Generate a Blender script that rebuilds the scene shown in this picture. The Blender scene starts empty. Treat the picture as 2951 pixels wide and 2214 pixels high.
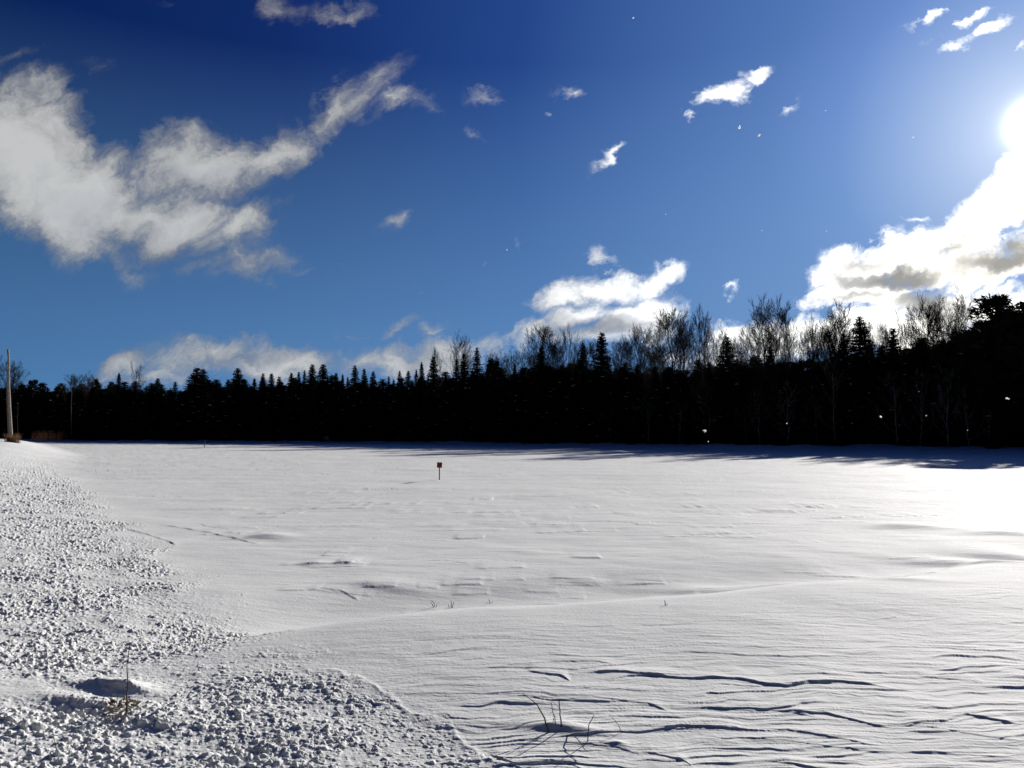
import bpy, math, random
import numpy as np
from mathutils import Vector, Matrix

# ------------------------------------------------------------------ camera
W0, H0, F0 = 2212.0, 1660.0, 1640.0          # photo measured at this size
PITCH = math.atan(112.0 / F0)
CAMZ = 1.7
SC = bpy.context.scene
COL = SC.collection
cam_d = bpy.data.cameras.new("camera")
cam = bpy.data.objects.new("camera", cam_d); COL.objects.link(cam)
cam_d.sensor_width = 36.0
cam_d.lens = F0 / W0 * 36.0
cam_d.clip_start = 0.05; cam_d.clip_end = 8000
cam.location = (0, 0, CAMZ)
cam.rotation_euler = (math.radians(90) + PITCH, 0, 0)
SC.camera = cam
SC.render.resolution_x = 1024; SC.render.resolution_y = 768
SC.view_settings.view_transform = 'Standard'
SC.view_settings.look = 'None'
SC.view_settings.gamma = 1.0
SC.view_settings.exposure = 0.75
try:
    SC.cycles.max_bounces = 6; SC.cycles.diffuse_bounces = 3
except Exception: pass

def ray(x, y):
    """direction of the sight line through a measured point (surveying the photo)"""
    a, b = x - W0 / 2, H0 / 2 - y
    return Vector((a, F0 * math.cos(PITCH) - b * math.sin(PITCH), b * math.cos(PITCH) + F0 * math.sin(PITCH)))
def ground(x, y, z=0.0):
    d = ray(x, y); t = (z - CAMZ) / d.z
    return d.x * t, d.y * t
def uv(x, y):
    d = ray(x, y); return d.x / d.y, d.z / d.y

# ------------------------------------------------------------------ sun and sky
sd = ray(2240, 268).normalized()
SUN_EL = math.asin(sd.z); SUN_AZ = math.atan2(sd.x, sd.y)
sl = bpy.data.lights.new("sun", 'SUN'); sl.energy = 3.5; sl.angle = math.radians(0.5)
sl.color = (1.0, 0.955, 0.90)
so = bpy.data.objects.new("sun", sl); COL.objects.link(so)
so.rotation_euler = sd.to_track_quat('Z', 'Y').to_euler()
so.location = (60, 80, 60)

world = bpy.data.worlds.new("World"); SC.world = world; world.use_nodes = True
nt = world.node_tree; nt.nodes.clear()
def N(tree, typ, **kw):
    n = tree.nodes.new(typ)
    for k, v in kw.items(): setattr(n, k, v)
    return n
def link(tree, a, b): tree.links.new(a, b)
def M(tree, op, a, b=None, c=None, clamp=False):
    n = tree.nodes.new('ShaderNodeMath'); n.operation = op; n.use_clamp = clamp
    for i, v in enumerate((a, b, c)):
        if v is None: continue
        if isinstance(v, (int, float)): n.inputs[i].default_value = v
        else: tree.links.new(v, n.inputs[i])
    return n.outputs[0]
def VM(tree, op, a, b=None, c=None, scale=None):
    n = tree.nodes.new('ShaderNodeVectorMath'); n.operation = op
    for i, v in enumerate((a, b, c)):
        if v is None: continue
        if isinstance(v, (tuple, list, Vector)): n.inputs[i].default_value = tuple(v)
        else: tree.links.new(v, n.inputs[i])
    if scale is not None:
        if isinstance(scale, (int, float)): n.inputs['Scale'].default_value = scale
        else: tree.links.new(scale, n.inputs['Scale'])
    return n.outputs['Value'] if op in ('LENGTH', 'DOT_PRODUCT', 'DISTANCE') else n.outputs['Vector']
def MR(tree, v, a, b, c=0.0, d=1.0, mode='SMOOTHSTEP'):
    n = tree.nodes.new('ShaderNodeMapRange'); n.interpolation_type = mode
    tree.links.new(v, n.inputs['Value'])
    for k, x in (('From Min', a), ('From Max', b), ('To Min', c), ('To Max', d)): n.inputs[k].default_value = x
    return n.outputs['Result']
def NOISE(tree, vec, scale, detail, rough=0.5, dist=0.0, dims='3D', lac=2.0):
    n = tree.nodes.new('ShaderNodeTexNoise'); n.noise_dimensions = dims
    n.inputs['Scale'].default_value = scale; n.inputs['Detail'].default_value = detail
    n.inputs['Roughness'].default_value = rough; n.inputs['Distortion'].default_value = dist
    n.inputs['Lacunarity'].default_value = lac
    tree.links.new(vec, n.inputs['Vector']); return n
def MIXC(tree, f, a, b, mode='MIX'):
    n = tree.nodes.new('ShaderNodeMix'); n.data_type = 'RGBA'; n.blend_type = mode
    def put(s, v):
        if isinstance(v, (tuple, list)): s.default_value = (*v[:3], 1)
        elif isinstance(v, (int, float)): s.default_value = v
        else: tree.links.new(v, s)
    put(n.inputs[0], f); put(n.inputs[6], a); put(n.inputs[7], b)
    return n.outputs[2]

tc = N(nt, 'ShaderNodeTexCoord')
D = VM(nt, 'NORMALIZE', tc.outputs['Generated'])
sep = N(nt, 'ShaderNodeSeparateXYZ'); link(nt, D, sep.inputs[0])
dx, dy, dz = sep.outputs
sky = N(nt, 'ShaderNodeTexSky'); sky.sky_type = 'NISHITA'; sky.sun_disc = False
sky.sun_elevation = SUN_EL; sky.sun_rotation = SUN_AZ
sky.altitude = 300; sky.air_density = 1.0; sky.dust_density = 0.15; sky.ozone_density = 3.0
cosS = VM(nt, 'DOT_PRODUCT', D, tuple(sd))
ang = M(nt, 'ARCCOSINE', M(nt, 'MINIMUM', cosS, 0.99999))        # radians from the sun
# clear winter air within the view: deep blue high up and away from the sun, pale low down and towards it
def lin(c): return tuple(((v / 255) / 12.92 if v / 255 <= .04045 else ((v / 255 + .055) / 1.055) ** 2.4) for v in c)
def RAMP(tree, fac, stops):
    n = tree.nodes.new('ShaderNodeValToRGB'); e = n.color_ramp.elements
    while len(e) < len(stops): e.new(0.5)
    for el, (p, c) in zip(e, stops): el.position = p; el.color = (*lin(c), 1)
    tree.links.new(fac, n.inputs[0]); return n.outputs[0]
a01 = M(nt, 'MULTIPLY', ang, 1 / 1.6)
high = RAMP(nt, a01, [(0, (165,190,228)), (.08, (116,154,214)), (.12, (88,130,200)), (.17, (72,114,180)), (.36, (27,66,136)), (.53, (8,38,102)), (.76, (1,25,78)), (.90, (4,14,40)), (1, (5,10,24))])  # last stops: unseen sky darkened below real level to keep snow shadows dark
lowc = RAMP(nt, a01, [(0, (190,210,235)), (.12, (120,163,215)), (.36, (98,146,200)), (.76, (78,126,176)), (.92, (48,66,86)), (1, (28,36,46))])  # far end, out of view, darkened likewise
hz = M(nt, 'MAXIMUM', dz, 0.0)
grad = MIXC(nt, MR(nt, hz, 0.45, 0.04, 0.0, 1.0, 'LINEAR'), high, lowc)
nish = VM(nt, 'MULTIPLY', sky.outputs[0], (0.010, 0.018, 0.030))
nish = VM(nt, 'MINIMUM', nish, (0.06, 0.10, 0.20))
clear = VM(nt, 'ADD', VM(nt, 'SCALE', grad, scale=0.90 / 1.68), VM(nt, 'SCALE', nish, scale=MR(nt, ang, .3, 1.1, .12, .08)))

# ---- cloud field: soft lobes set out by direction, broken up by fractal noise
U = M(nt, 'DIVIDE', dx, M(nt, 'MAXIMUM', dy, 0.05)); V = M(nt, 'DIVIDE', dz, M(nt, 'MAXIMUM', dy, 0.05))
cmb = N(nt, 'ShaderNodeCombineXYZ'); link(nt, U, cmb.inputs[0]); link(nt, V, cmb.inputs[1])
P0 = cmb.outputs[0]
# stretch along the wind (lower left to upper right)
mp = N(nt, 'ShaderNodeMapping', vector_type='TEXTURE'); link(nt, P0, mp.inputs[0])
mp.inputs['Rotation'].default_value = (0, 0, math.radians(24)); mp.inputs['Scale'].default_value = (1.3, 1.0, 1.0)
Ps = mp.outputs[0]
w1 = NOISE(nt, Ps, 4.5, 2, 0.55, dims='2D'); w2 = NOISE(nt, Ps, 19, 4, 0.62, dims='2D')
off = VM(nt, 'ADD', VM(nt, 'SCALE', VM(nt, 'SUBTRACT', w1.outputs['Color'], (.5, .5, .5)), scale=0.10),
         VM(nt, 'SCALE', VM(nt, 'SUBTRACT', w2.outputs['Color'], (.5, .5, .5)), scale=0.055))
P = VM(nt, 'ADD', P0, off)
LOBES = [  # x, y, rx, ry, angle, strength (photo measures)
 (30,340,200,150,-15,2.3),(140,420,280,125,-12,2.1),(320,465,260,92,-14,1.8),(490,495,150,60,22,1.5),
 (520,566,135,44,4,1.05),(410,365,210,88,14,1.7),(570,325,180,70,24,1.5),(735,240,140,56,32,1.3),(850,228,80,28,5,.7),
 (90,225,75,75,30,1.0),(655,580,70,22,14,.7),(725,562,28,13,40,.65),(300,565,120,42,-8,.55),(30,135,130,34,6,.5),
 (215,160,50,30,50,.35),(600,8,75,30,10,.75),(745,8,120,30,12,.85),(400,10,80,18,0,.3),
 (1010,190,66,38,-25,.72),(1220,170,55,20,-8,.62),(1170,224,14,20,0,.5),(1000,288,18,24,30,.45),
 (1560,212,100,32,27,1.0),(1640,183,66,24,18,.9),(1480,272,26,13,30,.62),(1712,262,38,24,20,.62),(1295,336,46,14,24,.7),
 (855,480,50,20,20,.6),(1022,560,16,26,20,.5),(1566,628,34,18,12,.75),(1090,520,16,24,20,.45),(935,635,18,10,10,.4),
 (1195,625,105,42,36,1.2),(1300,602,125,40,-2,1.25),(1408,595,85,30,22,1.15),(1312,532,36,34,45,.95),
 (1245,680,85,42,24,1.15),(1370,685,120,55,20,1.3),(1270,725,200,34,8,1.1),(1085,742,120,30,24,1.0),
 (870,722,80,24,22,.85),(770,735,70,18,14,.8),(900,785,200,40,4,1.4),(640,802,180,44,-2,1.5),(440,800,170,46,0,1.5),(1010,765,130,38,10,1.4),(560,806,360,34,0,1.4),(1150,730,90,30,24,1.2),
 (300,800,90,34,22,1.3),(130,812,110,14,4,.4),(960,725,34,20,35,.6),
 (2230,410,125,80,35,1.8),(2120,475,150,64,34,1.6),(1900,560,180,62,22,1.35),(1835,600,110,42,8,1.1),(2100,570,220,62,10,1.35),
 (1850,640,160,38,6,1.25),(2010,650,190,42,10,1.35),(1800,720,420,60,2,1.3),(2190,690,120,60,30,1.1),
 (1975,450,40,14,10,.5),(1565,715,120,40,0,.9),(1480,650,40,22,10,.5),
 (2038,52,60,24,34,.85),(2112,60,56,22,30,.9),(2150,92,66,20,18,.8),(2080,118,60,16,30,.6),(2222,128,34,22,60,.6),
]
def lobes(tree, vec, items):
    """soft elliptical lobes; a few shared frames turned along the wind, lobes axis-aligned in them"""
    acc = None; frames = {}; count = 0
    items = sorted(items, key=lambda q: min((-14, 6, 23, 38), key=lambda g: abs(g - q[4])))
    for (x, y, rx, ry, a, s) in items:
        g = min((-14, 6, 23, 38), key=lambda g: abs(g - a))
        ca, sa = math.cos(math.radians(g)), math.sin(math.radians(g))
        if g not in frames or count % 6 == 0:
            src = vec if acc is None else VM(tree, 'MULTIPLY_ADD', acc, (1e-7, 1e-7, 1e-7), vec)
            m = tree.nodes.new('ShaderNodeMapping'); m.vector_type = 'TEXTURE'; tree.links.new(src, m.inputs[0])
            m.inputs['Rotation'].default_value = (0, 0, math.radians(g)); frames[g] = m.outputs[0]
        count += 1
        u, v = uv(x, y); fx, fy = u * ca + v * sa, -u * sa + v * ca
        kx, ky = F0 / (rx * 1.3), F0 / (ry * 1.3)
        q = VM(tree, 'MULTIPLY_ADD', frames[g], (kx, ky, 0), (-fx * kx, -fy * ky, 0))
        r = M(tree, 'MULTIPLY_ADD', VM(tree, 'LENGTH', q), -s, s)
        acc = M(tree, 'MAXIMUM', r, 0.0) if acc is None else M(tree, 'SMOOTH_MAX', acc, r, 0.12)
    return acc
shape = lobes(nt, P, LOBES)
front = MR(nt, dy, 0.15, 0.4)
fb = NOISE(nt, VM(nt, 'ADD', Ps, VM(nt, 'SCALE', off, scale=0.8)), 14, 9, 0.68, dims='2D')
fbv = M(nt, 'SUBTRACT', fb.outputs['Fac'], 0.5)
# the rest of the sky (behind and beside the view) carries a few loose clouds of the same kind
mp2 = N(nt, 'ShaderNodeMapping'); link(nt, D, mp2.inputs[0]); mp2.inputs['Scale'].default_value = (1, 1, 2.4)
oth = NOISE(nt, mp2.outputs[0], 2.2, 7, 0.58)
othv = M(nt, 'MULTIPLY', M(nt, 'SUBTRACT', oth.outputs['Fac'], 0.56), 2.5)
field = M(nt, 'ADD', M(nt, 'MULTIPLY', shape, front), M(nt, 'MULTIPLY', M(nt, 'MAXIMUM', othv, 0.0), M(nt, 'SUBTRACT', 1.0, front)))
dens = M(nt, 'ADD', field, M(nt, 'MULTIPLY', fbv, 2.5))
# edges crisper towards the sun, softer away from it
near = MR(nt, ang, 0.15, 0.95, 1.0, 0.0)
width = M(nt, 'MULTIPLY_ADD', near, -0.38, 0.98)
cover = M(nt, 'DIVIDE', M(nt, 'SUBTRACT', dens, 0.22), width, clamp=True)
cover = M(nt, 'MULTIPLY', cover, MR(nt, field, 0.0, 0.72))
cover = M(nt, 'SMOOTH_MIN', cover, 1.0, 0.2, clamp=True)
cover = M(nt, 'MULTIPLY', cover, M(nt, 'MULTIPLY_ADD', near, 0.10, 0.90))
# body of the clouds: thick parts are grey, thin parts glow; everything brighter towards the sun
THICK = [(1935,597,110,24,8,1.4),(2000,642,75,30,14,1.2),(2140,560,120,34,6,1.2),(2050,520,60,20,20,.7),(1860,640,110,16,6,.5),(1300,700,130,30,14,.8),(270,790,90,26,22,1.0),
         (520,800,180,22,3,.7),(450,400,150,50,10,.7),(930,780,110,18,8,.7),(380,540,200,50,-10,.5),(1700,745,200,20,5,.7),(1880,560,90,22,14,.45)]
th = lobes(nt, P, THICK)
fb2 = NOISE(nt, VM(nt, 'ADD', Ps, VM(nt, 'SCALE', off, scale=0.5)), 9, 5, 0.6, dims='2D')
bulk = M(nt, 'ADD', M(nt, 'MULTIPLY', M(nt, 'SUBTRACT', fb2.outputs['Fac'], 0.47), 2.0), M(nt, 'MULTIPLY', th, 1.5), clamp=True)
lum = M(nt, 'ADD', M(nt, 'MULTIPLY', M(nt, 'POWER', near, 1.7), 1.05), 0.245)
lum = M(nt, 'ADD', lum, M(nt, 'MULTIPLY', MR(nt, hz, 0.02, 0.16, 1.0, 0.0), 0.07))
shade = M(nt, 'SUBTRACT', 1.0, M(nt, 'MULTIPLY', bulk, MR(nt, ang, 0.2, 1.0, 0.62, 0.34)))
lum = M(nt, 'MULTIPLY', lum, shade)
lum = M(nt, 'MULTIPLY', lum, M(nt, 'SUBTRACT', 1.0, M(nt, 'MULTIPLY', M(nt, 'MULTIPLY', M(nt, 'MINIMUM', th, 1.0), near), 0.62)))
body = M(nt, 'MULTIPLY', M(nt, 'SUBTRACT', MR(nt, dens, 0.3, 1.9), 0.40), M(nt, 'MULTIPLY_ADD', near, -0.75, 0.85))
lum = M(nt, 'MULTIPLY', lum, M(nt, 'ADD', body, 1.0))
ccol = MIXC(nt, MR(nt, ang, 0.08, 0.42, 0.0, 1.0), (1.06, 1.01, 0.88), MIXC(nt, bulk, (0.99, 1.0, 0.985), (0.94, 0.98, 1.05)))
cloud = VM(nt, 'SCALE', ccol, scale=lum)
# clouds behind the viewer are dimmed to go with the darkened sky there
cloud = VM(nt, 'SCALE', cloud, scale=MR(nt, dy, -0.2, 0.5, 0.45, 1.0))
mixed = MIXC(nt, cover, clear, cloud)
# bright air around the sun
a2 = M(nt, 'MULTIPLY', ang, ang)
g1 = M(nt, 'MULTIPLY', M(nt, 'EXPONENT', M(nt, 'MULTIPLY', a2, -3000.0)), 3.0)
g2 = M(nt, 'MULTIPLY', M(nt, 'EXPONENT', M(nt, 'MULTIPLY', ang, -16.0)), 0.25)
g3 = M(nt, 'MULTIPLY', M(nt, 'EXPONENT', M(nt, 'MULTIPLY', ang, -4.0)), 0.035)
glow = VM(nt, 'ADD', VM(nt, 'SCALE', D, scale=0.0), (1.0, 0.98, 0.99))
glow = VM(nt, 'SCALE', glow, scale=M(nt, 'ADD', g1, M(nt, 'ADD', g2, g3)))
final = VM(nt, 'ADD', mixed, glow)
final = VM(nt, 'SCALE', final, scale=MR(nt, dz, -0.05, 0.0, 0.35, 1.0))
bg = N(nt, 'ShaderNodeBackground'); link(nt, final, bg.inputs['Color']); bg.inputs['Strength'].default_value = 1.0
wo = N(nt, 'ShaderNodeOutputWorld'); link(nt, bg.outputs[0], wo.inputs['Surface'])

# ------------------------------------------------------------------ numpy noise
def perlin(x, y, seed):
    rs = np.random.RandomState(seed); perm = rs.permutation(256); perm = np.concatenate([perm, perm])
    an = rs.rand(256) * 2 * np.pi; gx = np.cos(an).astype(np.float32); gy = np.sin(an).astype(np.float32)
    xi = np.floor(x); yi = np.floor(y)
    xf = (x - xi).astype(np.float32); yf = (y - yi).astype(np.float32)
    xi = xi.astype(np.int64) & 255; yi = yi.astype(np.int64) & 255
    u = xf * xf * xf * (xf * (xf * 6 - 15) + 10); v = yf * yf * yf * (yf * (yf * 6 - 15) + 10)
    def g(ix, iy, fx, fy):
        h = perm[perm[ix & 255] + (iy & 255)]; return gx[h] * fx + gy[h] * fy
    n00 = g(xi, yi, xf, yf); n10 = g(xi + 1, yi, xf - 1, yf)
    n01 = g(xi, yi + 1, xf, yf - 1); n11 = g(xi + 1, yi + 1, xf - 1, yf - 1)
    a = n00 + u * (n10 - n00); b = n01 + u * (n11 - n01)
    return (a + v * (b - a)) * 1.5
def fbm(x, y, seed, octv=4, gain=0.5):
    s = 0; a = 1.0
    for i in range(octv):
        s = s + a * perlin(x * 2.03 ** i + 13.7 * i, y * 2.03 ** i - 7.1 * i, seed + i); a *= gain
    return s
def sst(x, a, b):
    t = np.clip((x - a) / (b - a), 0, 1); return t * t * (3 - 2 * t)
def voro(x, y, seed):
    """nearest-cell distance, cell random, and offset to the cell centre"""
    rs = np.random.RandomState(seed); perm = rs.permutation(4096)
    jx = rs.rand(4096).astype(np.float32); jy = rs.rand(4096).astype(np.float32); rr = rs.rand(4096).astype(np.float32)
    xi = np.floor(x).astype(np.int64); yi = np.floor(y).astype(np.int64)
    best = np.full(x.shape, 9.0, np.float32); rid = np.zeros(x.shape, np.float32)
    bx = np.zeros(x.shape, np.float32); by = np.zeros(x.shape, np.float32)
    for i in (-1, 0, 1):
        for j in (-1, 0, 1):
            cx = xi + i; cy = yi + j
            h = perm[(perm[cx & 4095] + cy * 57) & 4095]
            ex = (cx + jx[h] - x).astype(np.float32); ey = (cy + jy[h] - y).astype(np.float32)
            d = ex * ex + ey * ey; m = d < best
            best = np.where(m, d, best); rid = np.where(m, rr[h], rid); bx = np.where(m, ex, bx); by = np.where(m, ey, by)
    return np.sqrt(best), rid, bx, by

# ------------------------------------------------------------------ lie of the land
EDX = [-1500, 0, 100, 500, 949, 1300, 1600, 2150, 2500, 4000]
EDD = [235, 245, 240, 205, 156, 121, 97, 80, 72, 52]
def edge_depth(xd): return float(np.interp(xd, EDX, EDD))
def line_pts(pts, z=0.1): return [ground(x, y, z) for x, y in pts]
RIDGE = line_pts([(250,1475),(480,1405),(700,1350),(1130,1335),(1500,1303),(1900,1280),(2212,1232)], 0.12)
RIDGE = [(-9, 3.2)] + RIDGE + [(14, 12.0), (40, 18)]
# wind-cut edges traced on the photo: points, height (m)
CUTS = [
 ([(1225,1458),(1330,1452),(1440,1462),(1590,1462),(1640,1472),(1700,1476),(1740,1467),(1830,1466),(1880,1470),(1950,1484)], .040),
 ([(1055,1450),(1130,1440),(1200,1436),(1290,1434),(1336,1442)], .016),
 ([(1140,1455),(1210,1462),(1232,1472)], .026),([(1990,1452),(2060,1456),(2130,1460)], .018),
 ([(1660,1522),(1790,1528),(1880,1548),(1932,1556)], .022),([(1400,1520),(1560,1522),(1700,1524),(1790,1540)], .014),
 ([(1955,1550),(2050,1538),(2090,1527),(2160,1540),(2212,1548)], .024),([(1950,1550),(2000,1552),(2120,1570),(2212,1582)], .012),
 ([(1360,1556),(1470,1560),(1600,1556),(1700,1560),(1800,1575),(1900,1590)], .016),
 ([(1500,1580),(1640,1576),(1760,1586),(1860,1600),(1930,1606)], .013),
 ([(1660,1620),(1740,1632),(1800,1640),(1960,1660)], .024),([(1640,1650),(1780,1640),(1900,1650),(2080,1648),(2212,1640)], .02),
 ([(1960,1600),(2060,1606),(2160,1612),(2212,1608)], .013),([(1900,1385),(2060,1386),(2212,1390)], .010),
 ([(1480,1384),(1640,1382),(1800,1386)], .006),([(1080,1500),(1200,1504),(1350,1512)], .013),([(1120,1480),(1300,1486),(1420,1490)], .010),
 ([(1190,1508),(1290,1503),(1400,1512),(1458,1532)], .015),([(1300,1600),(1400,1606),(1480,1625),(1500,1640)], .018),
 ([(1130,1585),(1230,1588),(1330,1596),(1390,1612)], .016),([(1120,1630),(1230,1628),(1270,1650)], .014),
 ([(690,1270),(735,1272),(775,1283)], .014),([(890,1212),(960,1210),(1020,1220)], .013),([(1130,1262),(1210,1262)], .013),
 ([(1115,1282),(1200,1280),(1280,1296)], .012),([(860,1300),(960,1306)], .008),([(1000,1246),(1090,1248),(1190,1244)], .007),
 ([(250,1140),(330,1158),(385,1180)], .016),([(330,1132),(450,1150),(520,1166),(570,1180)], .014),([(960,1140),(1060,1142)], .006),
 ([(690,1080),(780,1084),(860,1092)], .010),([(900,1428),(1000,1416),(1060,1412),(1068,1420)], .012),([(2050,1352),(2140,1350),(2212,1346)], .008),
 ([(1060,1612),(1120,1640),(1180,1655)], .02),([(1410,1650),(1480,1642),(1560,1655)], .018),
]
BUMPS = [  # x, y, radius across, radius along, height
 (268,1498,.12,.06,.022),(225,1500,.22,.07,.022),(165,1522,.22,.07,.022),(105,1548,.20,.06,.015),(130,1545,.26,.09,-.04),(330,1560,.3,.14,.03),(577,1160,.40,.4,.06),(840,1262,.5,.3,.035),
 (2080,1205,.7,.35,.07),(2165,1192,.7,.45,.07),(2125,1243,.4,.2,.04),(1955,1140,.8,.5,.07),(1680,1262,.5,.3,.05),(1790,1260,.6,.3,.05),
 (1520,1260,.6,.3,.04),(1212,1568,.20,.08,.030),(1930,1290,.5,.2,.02),(2160,1155,.6,.4,.05),(1335,1600,.05,.03,.012),
 (240,1490,.3,.1,.05),(620,1000,.2,.2,.0)]
def height(X, Y):
    R = np.sqrt(X * X + Y * Y)
    h = fbm(X / 11, Y / 9, 3, 3) * .05 * sst(R, 6, 25) + fbm(X / 2.6, Y / 1.8, 9, 3) * .013 * (1 + sst(R, 12, 60) * .9)
    h = h * (1 + .4 * sst(R, 30, 120))
    # road bank on the left
    s = (2.3 - .65 * Y - X) / 1.193
    bank = sst(s + 2.5 * sst(Y, 35, 72), -1.0, 6.0) * (.22 + .95 * sst(Y, 14, 72)) * (1 - sst(Y, 120, 200) * .5)
    h = h + bank
    # drift lip and shallow ditch beyond it
    rx = np.array([p[0] for p in RIDGE]); ry = np.array([p[1] for p in RIDGE])
    gx_ = np.linspace(-60, 60, 2401); gy_ = np.interp(gx_, rx, ry); kk = np.exp(-(np.arange(-60, 61) / 22.) ** 2); gy_ = np.convolve(np.pad(gy_, 60, 'edge'), kk / kk.sum(), 'valid')
    yr = np.interp(X, gx_, gy_) + .25 * perlin(X / 1.7, Y * 0 + 3.3, 21)
    t = Y - yr
    lip = np.where(t < 0, .13 * np.exp(-(t / 1.9) ** 2) + .06, .19 * np.exp(-(t / .85) ** 2))
    ditch = -.13 * np.exp(-((t - 1.6) / .9) ** 2)
    onleft = 1 - .75 * sst(s, -1.0, 1.5)
    h = h + (lip + ditch) * onleft * sst(Y, -3, 1)
    # rise to the trees
    Ys = np.where(np.abs(Y) < 1, 1, Y)
    xd = W0 / 2 + F0 * X / Ys
    Dp = np.interp(xd, EDX, EDD)
    rise = np.where(Y > 1, sst(Y - Dp, -16, -2), 0)
    h = h + rise * (.55 + .28 * fbm(X / 3.5, Y / 3.5, 31, 3))
    # long low drifts on the open field
    fld = sst(t, .8, 4) * (1 - sst(s, -2, 0.5))
    ph = Y / 1.0 + .9 * fbm(X / 5, Y / 3, 41, 3) * 2 + X * .12
    saw = 1 - (ph - np.floor(ph))
    m = np.clip(fbm(X / 4.5, Y / 1.4, 47, 2) * 2.0 - .25, 0, 1)
    h = h + fld * m * saw * (.008 + .010 * sst(R, 15, 50)) * (1 - .5 * sst(R, 60, 120))
    h = h + fld * fbm(X / 1.1 + .3 * Y, Y / .35, 51, 4) * .0060
    h = h + fld * fbm(X / 7, Y / 1.6, 57, 2) * .012 * sst(R, 12, 30)
    # sastrugi in front, right of the crusted bank
    sas = (1 - sst(s, -.25, .05)) * (1 - sst(t, -.9, -.1)) * sst(Y, 1, 2.2) * np.exp(-np.maximum(R - 9, 0) / 5)
    wr = fbm(X / .9, Y / .5, 61, 4) * .10 + fbm(X / 3.0, Y / 1.1, 65, 2) * .20 - .05 * X + fbm(X / .12, Y / .12, 67, 2) * .008
    for lam, A, sd_, th_, sx in ((.21, .0048, 71, .22, .9), (.105, .0044, 73, .02, .6), (.055, .0027, 77, -.1, .4), (.37, .0040, 79, .25, 1.3), (.14, .0030, 85, .10, .5), (.075, .0030, 87, -.05, .35)):
        p = (Y + wr * (1 if lam > .1 else .8)) / lam
        fr = p - np.floor(p); sw = (1 - fr) * sst(fr, 0, .05)
        mm = np.clip(perlin(X / sx + np.floor(p) * 7.31, np.floor(p) * 3.17, sd_) * 3 + .4 - th_ * 2, 0, 1)
        h = h + sas * mm * sw * A * (1 - .6 * sst(t, -2.6, -1.0))
    h = h + sas * fbm(X / .25, Y / .12, 83, 3) * .0016
    # crusted, clodded snow thrown off the road
    gap = np.exp(-((t + .10) / .36) ** 2) * sst(X, -2.9, -1.9)          # drift band that has buried the clods
    edge = s + .22 * perlin(X / .5, Y / .5, 91) + .3 * perlin(X / 1.9, Y / 1.9, 93)
    rough = (.25 * sst(edge, -.25, .1) + .75 * sst(edge, -.05, .55)) * (1 - .92 * gap) * (1 - sst(R, 28, 75))
    rough = rough * (1 - .85 * sst(edge, 4.2, 7.5) * (1 - sst(R, 14, 22)))
    pat = .34 + .74 * sst(perlin(X / 1.0, Y / .8, 95) + .45 * perlin(X / .25, Y / .2, 97), -.5, .40)
    sx_, sy_ = ground(60, 1440, .3); pat = pat * (1 - .9 * np.exp(-((X - sx_) / 1.0) ** 2 - ((Y - sy_) / .35) ** 2))
    hx, hy = ground(200, 1512, .2); lump_ = np.exp(-((X - hx) / .45) ** 2 - ((Y - hy) / .22) ** 2)
    pat = pat + .9 * lump_; rough = np.maximum(rough, .85 * lump_)
    idx = np.nonzero((rough > .01).ravel())[0]
    if len(idx):
        x = X.ravel()[idx].astype(np.float64); y = Y.ravel()[idx].astype(np.float64); c = np.zeros(len(idx))
        wx = x + .012 * perlin(x / .03, y / .03, 101); wy = y + .012 * perlin(x / .03, y / .03, 103)
        rr = R.ravel()[idx]
        for k, (sz, A, thr) in enumerate(((.030, .0160, .60), (.019, .0080, .50), (.052, .024, .80), (.12, .020, .94))):
            fade = 1.0
            d, rid, ex, ey = voro(wx / sz, wy / (sz * .8), 111 + k)
            on = np.clip((rid - thr) / (1 - thr), 0, 1)
            tilt = ((rid * 97.3) % 1 - .5) * ex + ((rid * 31.7) % 1 - .5) * ey
            c += A * np.sqrt(on) * np.clip(1.45 - 2.1 * d + 1.2 * tilt, 0, 1) * fade
        c += .0028 * fbm(x / .035, y / .03, 121, 3)
        c += .006 * np.abs(perlin(x / .11, y / .07, 131))
        big = 1 + .5 * sst(rr, 7, 30)
        # crumb height dies out towards open snow
        tmp = np.zeros(h.size); tmp[idx] = c * big * .85
        h = h + tmp.reshape(h.shape) * rough * pat
    h = h + rough * fbm(X / .8, Y / .6, 141, 3) * .016
    # pressed edge of crust at the foot of the bank
    h = h + .0045 * np.exp(-((edge + .02 + .05 * perlin(X / .14, Y / .14, 143)) / .03) ** 2) * sst(-t, .6, 1.2) * sst(Y, 2, 3)
    def cut(w, A, seed):
        px = np.array([p[0] for p in w]); py = np.array([p[1] for p in w]); L = px[-1] - px[0]; ym = py.mean()
        back = .13 * max(1.0, ym / 5)
        m = (X > px[0] - .05) & (X < px[-1] + .05) & (Y > py.min() - .15) & (Y < py.max() + back * 6)
        if not m.any(): return
        x, y = X[m], Y[m]
        tp = sst(x, px[0] - .02, px[0] + .18 * L) * (1 - sst(x, px[-1] - .12 * L, px[-1] + .01))
        d = y - (np.interp(x, px, py) + .014 * perlin(x / .12, x * 0 + seed, 151) + .006 * perlin(x / .035, x * 0 + seed, 152))
        near_ = sst(d, -.004 * ym / 4, .008 * ym / 4)
        vary = .75 + .5 * perlin(x / .25, x * 0 + seed * 1.7, 153)
        h[m] += .42 * A * max(1.0, ym / 5.5) ** .8 * tp * near_ * np.exp(-np.maximum(d, 0) / back) * np.clip(vary, .15, 1.3)
    for n_, (pts, A) in enumerate(CUTS):
        cut(line_pts(pts, .12 if pts[0][1] > 1330 else 0.0), A, n_ * 3.3 + .5)
    rc = np.random.RandomState(404)
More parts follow.
